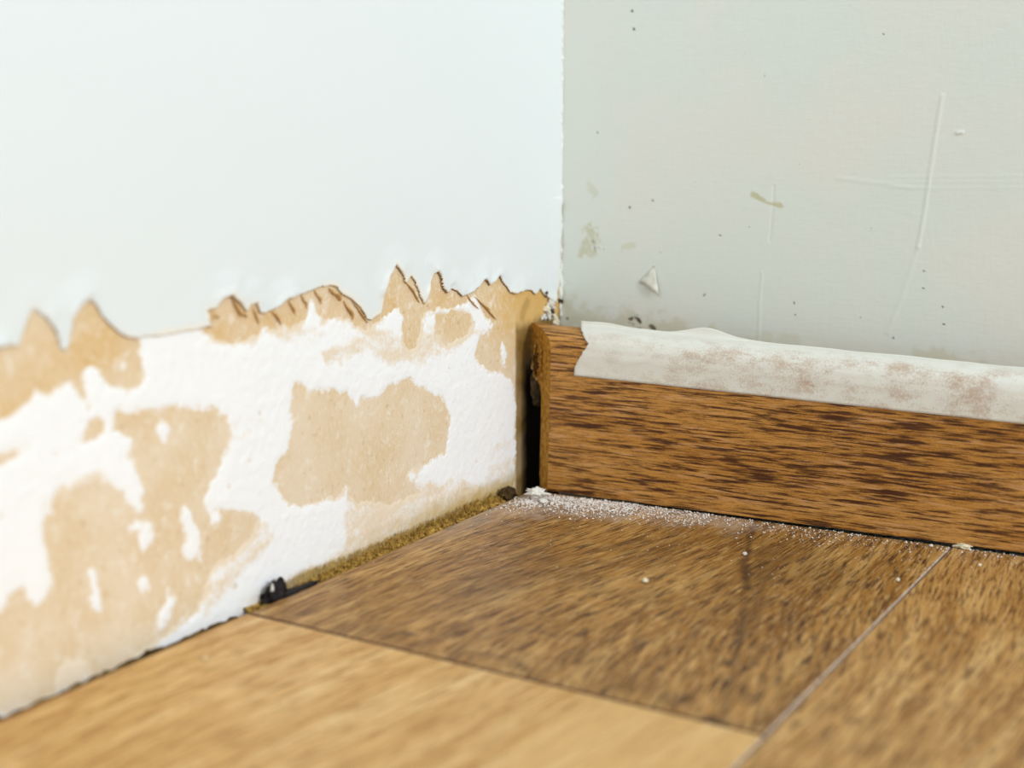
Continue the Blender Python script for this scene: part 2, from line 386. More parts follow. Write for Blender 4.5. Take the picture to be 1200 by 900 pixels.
# base board: torn paper face, coarse far away, fine where stains are
by = np.concatenate([[-640], np.arange(-262, -60, 6.0), np.arange(-60, 0.01, .6)]); bz = np.concatenate([[-9], np.arange(-6, 90, .8), [420]])
BY, BZ = np.meshgrid(by, bz, indexing='ij')
strip = wall_yz([(604, 388), (604, 600)])[0][0]
wob = fbm(BY, BZ, 4, 3, 3)
stain = sstep(-46, -24, BY + wob * 6) * sstep(30, 60, BZ) * .75
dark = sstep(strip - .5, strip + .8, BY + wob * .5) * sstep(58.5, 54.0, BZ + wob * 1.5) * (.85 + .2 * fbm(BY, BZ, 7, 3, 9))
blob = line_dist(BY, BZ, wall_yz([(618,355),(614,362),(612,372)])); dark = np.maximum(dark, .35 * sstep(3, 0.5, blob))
bv = np.stack([np.zeros(BY.size), BY.ravel(), BZ.ravel()], 1); bf = grid_faces(*BY.shape).tolist(); nb = len(bv)
bv = np.vstack([bv, [[-12,-640,-9],[-12,0,-9],[-12,0,420],[-12,-640,420],[0,-640,-9],[0,0,-9],[0,0,420],[0,-640,420]]])
bf += [(nb+3,nb+2,nb+1,nb), (nb,nb+1,nb+5,nb+4), (nb+3,nb+7,nb+6,nb+2), (nb,nb+4,nb+7,nb+3), (nb+1,nb+2,nb+6,nb+5)]
z8 = np.zeros(8)
gold = sstep(48, 64, BZ + wob * 5) * np.clip(.45 + .9 * fbm(BY, BZ, 9, 4, 91) + .45 * sstep(-40, -15, BY), .1, 1)
black = sstep(strip + 3.5, strip + 8.0, BY + wob * 1.2) * sstep(50, 38, BZ + wob * 3)  # painted gap shade, deepening towards the room corner
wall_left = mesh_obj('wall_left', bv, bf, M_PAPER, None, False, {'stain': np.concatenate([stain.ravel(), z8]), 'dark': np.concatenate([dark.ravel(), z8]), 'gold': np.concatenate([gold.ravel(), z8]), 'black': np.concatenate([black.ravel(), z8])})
tag(wall_left, 'bright white left wall with torn brown board paper along its foot', 'wall', kind='structure')

under = fbm(YY, ZZ, 2.0, 4, 41)
RH = np.clip(-TF / 1.2, -.6, 1) * .16 + np.clip(-TF, 0, 3) * .04 * (1 + under) + .03 * fbm(YY, ZZ, .9, 2, 43)
thin = sstep(2.2, 0.0, -TF) * .60 + faint
foot = np.maximum(0, ZZ - 0) ; moss = sstep(3.2 , 0.4, ZZ + under * 1.2) * sstep(-175, -140, YY) * .9
moss = np.maximum(moss, .85 * sstep(9, 0.5, ZZ + under * 2) * sstep(-150, -60, YY))
keepR = (RH > -.08) & (PF < 1.6) & (YY < strip + .4 + .4 * under) & (ZZ > -6)
res, had = sheet('plaster_residue', RH, keepR, M_RES, {'thin': np.clip(thin, 0, 1), 'moss': moss}, wall_left, 700, 'plaster_fleck')
for o, c in res:
    if o.name.startswith('plaster_fleck'): o['kind'] = 'stuff'
# paint coat with a thickness and slightly lifted rim
wet = fbm(YY, ZZ, 10, 3, 51)
th_edge = .75 + .35 * sstep(-.2, .6, wet)
PH = -0.1 + (th_edge + .1) * sstep(-.12, .28, PF) + .35 * sstep(.2, .7, PF) * sstep(3.2, .8, PF) * sstep(-.1, .5, wet) 
PH = PH - (th_edge - .6) * sstep(2, 8, PF) + .05 * fbm(YY, ZZ, 7, 3, 55)
corner_fall = sstep(-3, 0, YY); PH = PH
edge_att = sstep(.42, .2, PF) * sstep(-225, -195, YY); haze = sstep(2.6, .3, PF) * sstep(-.3, .5, fbm(YY, ZZ, 12, 2, 57)) * .5
PH[:, -1] = .6
n, k = YY.shape
Fq = grid_faces(n, k); kv = (PF > -.1).ravel(); Fq = Fq[kv[Fq].all(1)]
vi, inv = np.unique(Fq.ravel(), return_inverse=True); f2 = inv.reshape(Fq.shape)
P = np.stack([PH.ravel(), YY.ravel(), ZZ.ravel()], 1)[vi]
A1 = edge_att.ravel()[vi]; A2 = haze.ravel()[vi]
ztop = Zs[-1]; nP = len(P)
P = np.vstack([P, [[.6,-640,ztop],[.6,0,ztop],[.6,0,420],[.6,-640,420]]]); f2 = f2.tolist() + [[nP, nP+1, nP+2, nP+3]]
paint = mesh_obj('paint_coat', P, f2, M_PAINT, wall_left, True, {'edge': np.concatenate([A1, np.zeros(4)]), 'haze': np.concatenate([A2, np.zeros(4)])})
tag(paint, 'white paint coat with a jagged torn lower edge')
# curled strips of brown paper along the torn rim
def lump_mesh(center, size, seed, sub=3, rough=.35, axes=None):
    bm = bmesh.new(); bmesh.ops.create_icosphere(bm, subdivisions=sub, radius=1)
    vs_ = []
    for v in bm.verts:
        p = v.co.copy(); s = 1 + rough * mnoise.fractal(p * 1.6 + Vector((seed * 3.1, seed, 0)), .8, 2.1, 4)
        p = p * s; q = np.array([p.x * size[0], p.y * size[1], p.z * size[2]])
        if axes is not None: q = axes @ q
        vs_.append(np.array(center) + q)
    fs = [[v.index for v in f.verts] for f in bm.faces]; bm.free(); return vs_, fs
def ribbon(name, pts, width, lift, parent, mat, seed=0):
    """a curled strip standing off the left wall along pts (photo pixels on the wall plane)"""
    w = wall_yz(pts); dense = []
    for a, b_ in zip(w[:-1], w[1:]):
        m_ = max(2, int(np.hypot(*(b_ - a)) / .5))
        for s in range(m_): dense.append(a + (b_ - a) * s / m_)
    dense.append(w[-1]); dense = np.array(dense); nrm = []
    for i in range(len(dense)):
        d = dense[min(i + 1, len(dense) - 1)] - dense[max(i - 1, 0)]; d = d / (np.hypot(*d) + 1e-9); nrm.append([-d[1], d[0]])
    nrm = np.array(nrm); K = 6; V = []
    for i, (p, q) in enumerate(zip(dense, nrm)):
        s = i / (len(dense) - 1); taper = max(.12, math.sin(math.pi * s)) ** .6
        wv = width * taper * (1 + .45 * float(vnoise(i * .35, seed)))
        for j in range(K):
            a = j / (K - 1); ang = a * 2.4
            r = p - q * wv * (math.sin(ang) * .55 + a * .15) * 1.0
            V.append([.12 + lift * taper * (1 - math.cos(ang)) * .7 * (1 + .3 * float(vnoise(i * .5, j + seed))), r[0], r[1]])
    F_ = [(i * K + j, (i + 1) * K + j, (i + 1) * K + j + 1, i * K + j + 1) for i in range(len(dense) - 1) for j in range(K - 1)]
    o = mesh_obj(name, V, F_, mat, parent, True)
    md = o.modifiers.new('thickness', 'SOLIDIFY'); md.thickness = .00015; return o
M_CURL = mat_simple('curled_brown_paper', srgb(196, 152, 84), srgb(226, 196, 148), 500, .9, .0003)
curls = [([(244,384),(241,372),(243,365),(250,366),(256,372)],1.6,1.2), ([(270,348),(276,356),(282,363),(289,371)],1.7,1.5),
 ([(296,360),(300,370),(303,380)],1.0,.8), ([(318,364),(325,372),(329,380)],1.2,1.0), ([(337,352),(343,360),(345,368)],1.2,1.0), ([(352,345),(358,354),(359,362)],1.0,.9),
 ([(368,340),(374,348),(376,356)],1.2,1.0), ([(385,337),(392,342),(398,352)],1.6,1.4), ([(402,352),(410,362),(413,374)],1.5,1.3), ([(412,353),(422,364),(430,378)],1.0,.8),
 ([(475,330),(484,340),(491,354)],1.1,.8), ([(556,348),(566,356),(574,366),(581,374)],1.0,.9), ([(547,346),(553,354),(560,362)],.9,.8)]
for i, (p, w_, l_) in enumerate(curls): ribbon('paper_curl', p, w_, l_, wall_left, M_CURL, i * 2.7)

# ------------------------------------------------------------------ back wall
bu = np.concatenate([[-1], np.arange(0, 190, .45), [420]]); bzz = np.concatenate([[-9], np.arange(45, 175, .45), [420]])
BU, BZ2 = np.meshgrid(bu, bzz, indexing='ij')
uz = lambda pts: np.array([back_uz(*p) for p in pts])
st = np.zeros(BU.shape); dt = np.zeros(BU.shape)
nz = fbm(BU, BZ2, 3, 4, 61); nz2 = fbm(BU, BZ2, 1.0, 3, 63)
def blotch(arr, pts, r, a, nn=nz, amp=1.0):
    d = line_dist(BU, BZ2, uz(pts)); np.maximum(arr, a * sstep(r, r * .2, d + nn * r * amp), out=arr)
blotch(st, [(692,270),(696,285),(690,292)], 3.0, .5, nz2); blotch(st, [(688,280),(680,298)], 1.5, .5, nz2)
blotch(st, [(882,228),(897,237),(915,241)], 1.1, .7); blotch(st, [(655,345),(668,370),(700,378),(760,385),(830,400)], 6.0, .38)
blotch(st, [(730,290),(742,288)], 1.2, .3); blotch(st, [(655,210),(657,240),(656,300)], 1.4, .45); blotch(st, [(690,215),(697,225)], 2, .25)
blotch(st, [(1080,418),(1150,427)], 3.0, .3); blotch(st, [(880,395),(930,402)], 3, .2)
blotch(dt, [(740,374),(746,371),(751,377)], 1.1, .95, nz2); blotch(dt, [(738,378),(741,380)], .8, .4, nz2)
blotch(dt, [(763,382),(767,387),(773,392)], 1.1, .85, nz2); blotch(dt, [(746,388),(749,385)], .7, .7, nz2); blotch(dt, [(695,283),(697,291)], .9, .55, nz2)
blotch(dt, [(750,331),(757,332)], .9, .35, nz2)
for p, r in [((781,392),.55),((856,401.5),.5),((653,237),.7),((652,262),.6),((665,373),.6),((826,345),.4),((825,346),.4),((743,34),.5),((741,13),.6),((931,355),.4),((932,369),.4),
             ((1106,380),.4),((1047,396),.5),((1083,318),.4),((1105,360),.4),((844,276),.4),((1082,338),.35),((765,235),.5),((1035,40),.35),((738,243),.5),((700,155),.4)]:
    dt = np.maximum(dt, .9 * sstep(r, r * .5, np.hypot(BU - back_uz(*p)[0], BZ2 - back_uz(*p)[1])))
H = .10 * fbm(BU, BZ2, 30, 3, 65) + .03 * nz
def crease(pts, h, wd):
    global H
    H = H + h * sstep(wd, 0, line_dist(BU, BZ2, uz(pts)))
crease([(1104,112),(1098,150),(1091,195),(1084,245),(1076,290)], .26, .9); crease([(907,218),(905,250),(902,282)], -.2, .5)
crease([(893,320),(890,360),(889,408)], .16, .6); crease([(1076,290),(1060,340),(1040,390)], .12, 1.2)
for dy in (0, 6, 13): crease([(1040, 208 + dy * .9), (1130, 207 + dy), (1260, 206 + dy * 1.1)], .05, .9)
crease([(980,208),(1070,220)], .08, 1.0)
crease([(753,330),(760,332),(768,340)], -.15, .7)
crease([(1122,156),(1128,155)], .5, .7)
V = np.array([back_pt(u, z) for u, z in zip(BU.ravel(), BZ2.ravel())]) - BW_N * H.ravel()[:, None]
ff = grid_faces(*BU.shape)[:, ::-1].tolist(); nb = len(V)
ex = [back_pt(u, z, o_) for o_ in (-12, 0) for u, z in ((-1,-9),(420,-9),(420,420),(-1,420))]
V = np.vstack([V, ex]); ff += [(nb+3,nb+2,nb+1,nb),(nb,nb+1,nb+5,nb+4),(nb+1,nb+2,nb+6,nb+5),(nb+2,nb+3,nb+7,nb+6),(nb+3,nb,nb+4,nb+7)]
wall_back = mesh_obj('wall_back', V, ff, M_BACK, None, True, {'stain': np.concatenate([st.ravel(), z8]), 'dirt': np.concatenate([dt.ravel(), z8])})
tag(wall_back, 'pale grey-green papered wall behind the wooden skirting board', 'wall', kind='structure')
# little lifted triangle of paint
a, b_, c_, d_ = [back_uz(*p, 0) for p in ((767,311),(774,346),(751,329),(762,328))]
flap = []
for s in np.linspace(0, 1, 7):
    for t in np.linspace(0, 1, 5):
        left = a + (c_ - a) * s; right = a + (b_ - a) * s; p = left + (right - left) * t
        flap.append(back_pt(p[0], p[1], .2 + 1.3 * (t * (1 - t) * 2 + .6 * t * t) * s + .3 * s))
fo = mesh_obj('paint_flap', flap, grid_faces(7, 5).tolist(), M_FLAP, wall_back, True)
fo.modifiers.new('thickness', 'SOLIDIFY').thickness = .0002
tag(fo, 'small lifted triangular paint flap')
# rough bead of filler down the corner between the two walls
bead = []; KB = 8; zz = np.arange(56, 300, .5)
for i, z in enumerate(zz):
    r = .45 + .22 * float(vnoise(z * .9, 3)) + .12 * float(vnoise(z * 2.9, 8)) + (.4 * math.exp(-((z - 66) / 5) ** 2))
    for j in range(KB):
        an = j / KB * 2 * math.pi; bead.append([.55 + r * math.cos(an) * .9, -.5 + r * math.sin(an) * .9 + .2 * float(vnoise(z * .7, 1)), z])
bead_f = [(i * KB + j, i * KB + (j + 1) % KB, (i + 1) * KB + (j + 1) % KB, (i + 1) * KB + j) for i in range(len(zz) - 1) for j in range(KB)]
mesh_obj('corner_filler', bead, bead_f, M_CAULK, wall_back, True)
# crumbling bits at the corner above the skirting end
for i, (px, py, r, mt_) in enumerate([(645,358,1.6,M_WHITE),(649,352,1.2,M_WHITE),(641,362,1.2,M_CREAM),(652,362,1.3,M_WHITE),(650,371,1.2,M_CREAM),(643,370,1.2,M_WHITE),
        (647,365,.9,M_DIRT),(654,369,1.0,M_DIRT),(640,344,.8,M_DIRT),(655,338,1.4,M_CREAM),(658,352,.8,M_DIRT),(653,330,.9,M_CREAM),(655,346,1.0,M_CREAM),(651,377,1.2,M_CREAM),(637,372,1.0,M_WHITE)]):
    p = on_plane(px, py, 0, .5); p[1] = min(p[1], -.6)
    if px > 651: p = back_pt(*back_uz(px, py), .4)
    v_, f_ = lump_mesh(p, (r * .7, r * 1.2, r * (2.2 if py in (338, 330) else 1.1)), i + 3, 3, 1.0)
    mesh_obj('hole_shade_crumb' if mt_ is M_DIRT else 'filler_crumb', v_, f_, mt_, wall_left, True)  # dark crumbs carry the shade of small holes as colour

# ------------------------------------------------------------------ floor
subf = mesh_obj('floor', box_from([(-6,-640,-14),(420,-640,-14),(420,20,-14),(-6,20,-14)], [(-6,-640,-9),(420,-640,-9),(420,20,-9),(-6,20,-9)]), BOXF, M_SUB)
tag(subf, 'oak-look laminate plank floor running up to the torn wall', 'floor', kind='structure')
EL = 6.55      # plank edge line, distance from the left wall
xs2 = 145.0; yj = -172.6
_A, _B = floor_xy([(641, 576)], .5)[0], floor_xy([(1200, 647.5)], 1.3)[0]
def far_y(x): return _A[1] + (_B[1] - _A[1]) * (x - _A[0]) / (_B[0] - _A[0]) + .6     # planks stop just under the board's face
def plank(x0, x1, y0, y1, mat, sides, step=None, dark_fn=None, z=0.0):
    """a plank with chamfered edges; sides = edge materials (left, right, near, far)"""
    ch = .35; xs = [x0, x0 + ch]; ys = [y0, y0 + ch]
    ix = np.linspace(x0 + ch, x1 - ch, 2 if not step else int((x1 - x0) / step))[1:]
    iy = np.linspace(y0 + ch, y1 - ch, 2 if not step else int((y1 - y0) / step))[1:]
    xs = np.concatenate([xs, ix, [x1]]); ys = np.concatenate([ys, iy, [y1]])
    XX, YY_ = np.meshgrid(xs, ys, indexing='ij'); n_, k_ = XX.shape
    Zt = np.full(XX.shape, z); Zt[0, :] -= .35; Zt[-1, :] -= .35; Zt[:, 0] -= .35; Zt[:, -1] -= .35
    if y1 > 0: YY_ = y0 + (YY_ - y0) * (far_y(XX) - y0) / (y1 - y0)
    v = np.stack([XX.ravel(), YY_.ravel(), Zt.ravel()], 1); f = grid_faces(n_, k_)
    i = f[:, 0] // k_; j = f[:, 0] % k_; mi = np.zeros(len(f), int)
    mi[j == 0] = 3; mi[j == k_ - 2] = 4; mi[i == 0] = 1; mi[i == n_ - 2] = 2
    nv = len(v); v = np.vstack([v, [[x0,y0,z-8],[x1,y0,z-8],[x1,y1,z-8],[x0,y1,z-8],[x0,y0,z-.35],[x1,y0,z-.35],[x1,y1,z-.35],[x0,y1,z-.35]]])
    if y1 > 0:
        for r_ in (2, 3, 6, 7): v[nv + r_, 1] = far_y(v[nv + r_, 0])
    f = f.tolist() + [(nv+3,nv+2,nv+1,nv),(nv,nv+1,nv+5,nv+4),(nv+1,nv+2,nv+6,nv+5),(nv+2,nv+3,nv+7,nv+6),(nv+3,nv,nv+4,nv+7)]
    mi = list(mi) + [5, 3, 2, 4, 1]
    zero = np.zeros(len(v)); at = {'dark': zero.copy(), 'dust': zero.copy()}
    if dark_fn:
        a_, b2 = dark_fn(XX.ravel(), YY_.ravel()); at['dark'][:nv] = a_; at['dust'][:nv] = b2
    return mesh_obj('plank', v, f, None, subf, False, at, [mat] + sides + [M_SUB], mi)
def rear_marks(x, y):
    dk = np.zeros(x.shape)
    nn = fbm(x, y, 6, 4, 71); n3 = fbm(x, y, 2, 3, 73)
    for pts, r, a_ in [([(885,610),(878,635),(873,660),(875,690)],1.8,.62), ([(873,690),(868,740),(858,790),(848,840)],1.3,.36), ([(853,774),(853,780)],1.8,.75), ([(474,742),(484,744)],1.5,.55),
        ([(560,748),(600,738),(640,741),(655,748)],2.2,.3), ([(680,775),(700,760),(720,740),(735,730),(780,722)],.9,-.3), ([(520,775),(545,765),(590,770),(620,785)],2.4,.28),
        ([(590,615),(620,610),(660,600),(720,600)],9,.20),([(600,640),(650,660),(700,690),(760,700)],8,.15), ([(770,620),(740,635),(700,645)],2.5,.4), ([(905,640),(890,690),(870,740)],5,.25),
        ([(680,610),(640,640),(600,655)],2.2,.3), ([(832,846),(842,850)],3.5,1.0)]:
        d = line_dist(x, y, floor_xy(pts)); dk = dk + a_ * sstep(r, r * .25, d + (nn * .5 + n3 * .3) * r)
    d = line_dist(x, y, floor_xy([(600,600),(660,594),(740,600),(860,612)]))
    dust_sheen = .55 * sstep(16, 1, d + nn * 9) * (.6 + .7 * n3)
    dust_sheen = np.maximum(dust_sheen, .34 * sstep(14, 0, x - EL + nn * 6) * sstep(-140, -60, y))  # sheen of the white wall, whitened into the floor colour
    dk = dk * 1.25 + .30 * sstep(.05, .55, fbm(x, y * .45, 24, 4, 77))
    return np.clip(dk, 0, .95), np.clip(dust_sheen, 0, .75)
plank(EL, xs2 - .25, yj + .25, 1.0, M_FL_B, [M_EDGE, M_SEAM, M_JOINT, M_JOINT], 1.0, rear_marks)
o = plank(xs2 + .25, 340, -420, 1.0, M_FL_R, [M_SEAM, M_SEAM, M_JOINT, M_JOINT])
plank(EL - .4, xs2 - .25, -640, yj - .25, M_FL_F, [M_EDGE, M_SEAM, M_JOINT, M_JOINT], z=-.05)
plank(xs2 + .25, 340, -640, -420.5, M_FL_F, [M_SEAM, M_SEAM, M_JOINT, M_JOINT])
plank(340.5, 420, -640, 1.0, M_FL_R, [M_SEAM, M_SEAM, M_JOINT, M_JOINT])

# ------------------------------------------------------------------ skirting board on the back wall (internal mitre at its left end)
FL = on_plane(641.5, 575, 2, .5)                     # lower left corner of the front face
FR = on_plane(1200, 647.8, 2, 1.3)                   # same edge at the right of the frame
def at_plane(px, py, base):                          # height seen at a pixel above a point of the front edge
    n_ = np.cross(FR - FL, [0, 0, 1.0]); d = ray(px, py); t = ((base - CAM) @ n_) / (d @ n_); return (CAM + d * t)[2]
zL, zR = at_plane(644, 437, FL), at_plane(1200, 497, FR)
DIR = unit((FR - FL) * [1, 1, 0]); INN = np.array([-DIR[1], DIR[0], 0])
LEN = np.linalg.norm((FR - FL)[:2]); S = lambda s: (s / LEN)
prof = [(0,0),(0,.45),(0,.8),(0,1.0),(0,1.10),(0,1.18),(.25,1.235),(1.0,1.28),(2.4,1.315),(4.4,1.34),(7,1.36),(9.3,1.365),(9.8,1.33),(9.9,1.2),(9.6,1.1),(8.6,1.0),(7.0,.92),(5.0,.86),(4.1,.78),(4.0,.5),(4.0,.1),(3.6,0)]
def bp(s, d, q):
    """point of the board: s along it, d behind its front face, q fraction of the height of the tape's lower edge"""
    zb = FL[2] + (FR[2] - FL[2]) * S(s); zt = zL + (zR - zL) * S(s)
    p = FL + DIR * s + INN * d; return np.array([p[0], p[1], zb + (zt - zb) * q])
MIT = 1.28
ss = np.concatenate([[0.0], np.linspace(12, 330, 28)])
V = []; npf = len(prof)
lean = .9
for i, s in enumerate(ss):
    for d, q in prof:
        s_ = s - MIT * d + lean * min(q, 1.1) if i == 0 else s
        V.append(bp(s_, d, q))
F_ = [(i * npf + j, (i + 1) * npf + j, (i + 1) * npf + (j + 1) % npf, i * npf + (j + 1) % npf) for i in range(len(ss) - 1) for j in range(npf)]
F_.append(tuple(range((len(ss) - 1) * npf, len(ss) * npf))[::-1])
nF = len(F_)
def foil_ok(j): return j <= 11
mi = [0 if (k_ % npf) <= 11 else 1 for k_ in range(nF - 1)] + [1]
board = mesh_obj('baseboard_back', V, [f[::-1] for f in F_], None, None, False, None, [M_FOIL, M_MDF], mi)
tag(board, 'oak-look wooden skirting board with an open mitred left end', 'skirting board', kind='structure')
cap = mesh_obj('cut_end', [bp(-MIT * d + lean * min(q, 1.1) - .03, d, q) for d, q in prof], [tuple(range(npf))], M_MDF, board)
tag(cap, 'mitred yellow fibreboard cut end')
# pale foil rim along the mitre
rim = []; rp = prof[:12]
for d, q in rp:
    for e in (0, .5): rim.append(bp(-MIT * d + lean * min(q, 1.1) - .06 - e * .2, d + e * (1 if d < 4 else 1.0), q - e * .01) )
mesh_obj('foil_rim', rim, [(2*i, 2*i+1, 2*i+3, 2*i+2) for i in range(len(rp) - 1)], M_EDGE, board)
# broken fibres in the thick top of the end
def end_pt(d, q, out=0.0): return bp(-MIT * d + lean * min(q, 1.1), d, q) + unit(-DIR - INN * .78) * out
br_o = []; 
ax = np.array([unit(-DIR * MIT + INN), unit(DIR + INN * MIT * 0 + INN * .78), np.array([0, 0, 1])]).T
v_, f_ = lump_mesh(end_pt(6.1, 1.04, .3), (2.0, .8, 4.6), 5, 4, .55, ax); mesh_obj('broken_fibres', v_, f_, M_MDF_D, board, True)
for i in range(34):
    d = 3.3 + 4.4 * random.Random(i).random(); q = .93 + .24 * random.Random(i + 90).random()
    v_, f_ = lump_mesh(end_pt(d, q, .5), (.35, .3, 1.0 + random.Random(i + 7).random()), i, 1, .5, ax)
    if i == 0: VV, FF = list(v_), [list(x) for x in f_]
    else: FF += [[a + len(VV) for a in x] for x in f_]; VV += list(v_)
tag(mesh_obj('splinters', VV, FF, M_MDF, board, True), kind='stuff')
ring = []
for i in range(28):
    an = i / 28 * 2 * math.pi; c0, s0 = math.cos(an), math.sin(an)
    for j in range(6):
        b2 = j / 6 * 2 * math.pi; rr = 1 + .13 * math.cos(b2) + .5 * float(vnoise(i * .9, 4))
        ring.append(end_pt(6.6 + 1.9 * c0 * rr - .5 * s0, 1.05 + .105 * s0 * rr, .2 + .35 * math.sin(b2)))
mesh_obj('torn_rim', ring, [(i*6+j, ((i+1)%28)*6+j, ((i+1)%28)*6+(j+1)%6, i*6+(j+1)%6) for i in range(28) for j in range(6)], M_CURL, board, True)
# packing strip between board and wall (behind the board, out of sight from the front)
bat = []
for s in (14, 330):
    for d, q in ((4.3, .1), (10.0, 1.0), (10.0, 1.2)): bat.append(bp(s, d, q))
gap_to_wall = [back_pt((bp(s, 0, 0) @ BW_U), z, .3) for s in (14, 330) for z in (4, 46)]
pv = [bp(14, 10.0, .15), gap_to_wall[0], gap_to_wall[2], bp(330, 10.0, .15), bp(14, 10.0, 1.06), gap_to_wall[1], gap_to_wall[3], bp(330, 10.0, 1.06)]
mesh_obj('packing_strip', pv, [(0,1,2,3)[::-1], (4,5,6,7), (0,1,5,4)[::-1], (1,2,6,5)[::-1], (2,3,7,6)[::-1], (3,0,4,7)[::-1]], M_MDF, board)
# grey mortar lump showing in the gap between board end and wall
mv = []
v_, f_ = lump_mesh(on_plane(624, 452, 0, 1.5) + np.array([0.3, 3.0, 0]), (1.6, 3.8, 6.5), 21, 4, .45); mesh_obj('mortar_lump', v_, f_, M_GREY, wall_left, True)

# ------------------------------------------------------------------ masking tape
TE = [(681,378),(680,386),(682,397),(685,404),(689.5,410),(686,416),(683,421),(678,430),(673,439)]
def board_s(px, py, d=0.0):
    n_ = INN; r = ray(px, py); t = ((FL + INN * d - CAM) @ n_) / (r @ n_); return ((CAM + r * t) - FL) @ DIR
path = [(0,1.0),(0,1.06),(0,1.12),(0,1.18),(.3,1.24),(1.0,1.285),(2.4,1.322),(4.4,1.35),(7,1.375),(9.3,1.375),(9.7,1.39),(9.9,1.415)]
def pth(t):
    x = t * (len(path) - 1); i = min(int(x), len(path) - 2); f = x - i
    return path[i][0] + (path[i+1][0] - path[i][0]) * f, path[i][1] + (path[i+1][1] - path[i][1]) * f
KT = 34
def left_edge(t):
    d, q = pth(t); 
    p0 = bp(40, d, q); # pixel row of this height near the torn end
    c = ROT.T @ (p0 - CAM); yy = CY - F_PX * c[1] / -c[2] + 0
    ys_ = [b[1] for b in TE]; xs_ = [b[0] for b in TE]
    px = float(np.interp(yy - 2.0, ys_, xs_)); return board_s(px, yy, d)
le = [left_edge(j / (KT - 1)) for j in range(KT)]
sv = np.concatenate([np.arange(0, 165, .7), np.arange(166, 326, 4.0)])
V = []; worn = []
for i, s0 in enumerate(sv):
    for j in range(KT):
        t = j / (KT - 1); e = le[j] + .25 * float(vnoise(j * .9, 2)); s = e + s0 * (326 - e) / 326
        tt = t
        lift_top = .0
        if t > .8:
            bulge = math.exp(-((s - back_bulge) / 9) ** 2) if (back_bulge := 52) else 0
            lift_top = (t - .8) / .2
            q_add = .05 * bulge * lift_top + .006 * float(vnoise(s * .12, 7)) * lift_top
            top_trim = (.035 * sstep(0, 30, np.array(s - 12)) ) * lift_top
            q_add -= float(top_trim) * (1 - .75 * bulge)
        else: q_add, bulge = 0, 0
        d, q = pth(tt)
        wr = .16 * float(fbm(np.array(s), np.array(t * 14), 6, 3, 81)) + .10 * float(vnoise(s * .3, t * 9))
        wr += .55 * math.exp(-((t - .33 - .10 * math.sin(s * .14 + 1)) / .035) ** 2) * math.exp(-((s - 38) / 17) ** 2)
        wr += .4 * math.exp(-((t - .62 - .05 * math.sin(s * .2)) / .04) ** 2) * math.exp(-((s - 26) / 12) ** 2)
        off_ = .28 + .5 * max(0, wr) * (0.25 if t < .06 else 1)
        nrm_d, nrm_q = (-1, 0) if q < 1.2 else ((-.6, .7) if d < 2 else (-.15, 1))
        p = bp(s, d + nrm_d * off_, q + q_add) + np.array([0, 0, nrm_q * off_]); V.append(p)
        worn.append((sstep(.85, .5, np.array(t)) * sstep(3, 18, np.array(s)) * (.55 + .45 * sstep(20, 60, np.array(s)))))
tape = mesh_obj('masking_tape', V, grid_faces(len(sv), KT).tolist(), M_TAPE, None, True, {'worn': np.array(worn, float)})
tape.modifiers.new('thickness', 'SOLIDIFY').thickness = .00015
tag(tape, 'torn white crepe masking tape stuck along the top of the skirting board', 'tape')

# ------------------------------------------------------------------ filler in the gap between floor and left wall
def gap_filler():
    V = []; ys = np.arange(-168, -37, .35); K = 12
    for y in ys:
        hgt = .9 + .8 * float(vnoise(y * .25, 5)) + .7 * float(vnoise(y * 1.1, 9)) + .5 * float(vnoise(y * 2.6, 15))
        grow = float(sstep(-165, -70, np.array(y))); fade = float(sstep(-37, -46, np.array(y)))
        for j in range(K):
            a = j / (K - 1); x = -.1 + 6.1 * a
            z = -2.1 + (2.0 + 1.2 * hgt * grow) * (1 - a) ** 1.3 * (.35 + .65 * grow) * (.4 + .6 * fade) + .7 * float(vnoise(y * 1.7, a * 6 + 3)) + .4 * float(vnoise(y * 3.7, a * 11 + 3))
            V.append([x + .3 * float(vnoise(y * 2.1, a * 7)), y, min(z, 3.4) if a < .8 else min(z, -.6)])
    F_ = grid_faces(len(ys), K)[:, ::-1].tolist()
    # fibres
    r = random.Random(3)
    for i in range(2600):
        y = r.uniform(-160, -39); x = r.uniform(0.1, 3.4); z0 = -1.0 + 1.9 * (1 - x / 4) ; L = r.uniform(.5, 1.9) * (.5 + .5 * (y + 160) / 134 + .3)
        dx, dy = r.uniform(-.4, .7) * L, r.uniform(-.6, .6) * L; n0 = len(V); w = r.uniform(.03, .07)
        V += [[x, y - w, z0], [x, y + w, z0], [x + dx * .5, y + dy * .5 + w * .7, z0 + L * .6], [x + dx, y + dy, z0 + L]]
        F_ += [[n0, n0 + 1, n0 + 2, n0 + 3]]
    return V, F_
v_, f_ = gap_filler()
gf = mesh_obj('gap_filler', v_, f_, M_FOAM, None, False)
tag(gf, 'mustard fuzzy filler strip in the gap between floorboards and torn wall', 'filler', kind='stuff')
# thin dark grime line further left
V = []; ys = np.arange(-420, -171, .6)
for y in ys:
    for j in range(5):
        a = j / 4; V.append([-.05 + 5.6 * a, y, -2.6 + .5 * (1 - a) + .5 * float(vnoise(y * .7, a * 3)) + .5 * float(vnoise(y * .13, 30)) ])
gm = mesh_obj('gap_grime', V, grid_faces(len(ys), 5)[:, ::-1].tolist(), mat_simple('brown_gap_grime', srgb(34, 22, 8), srgb(104, 78, 36), 400, .95), None, False)
tag(gm, 'brown grime lying in the floor gap left of the black scrap', 'dirt', kind='stuff')

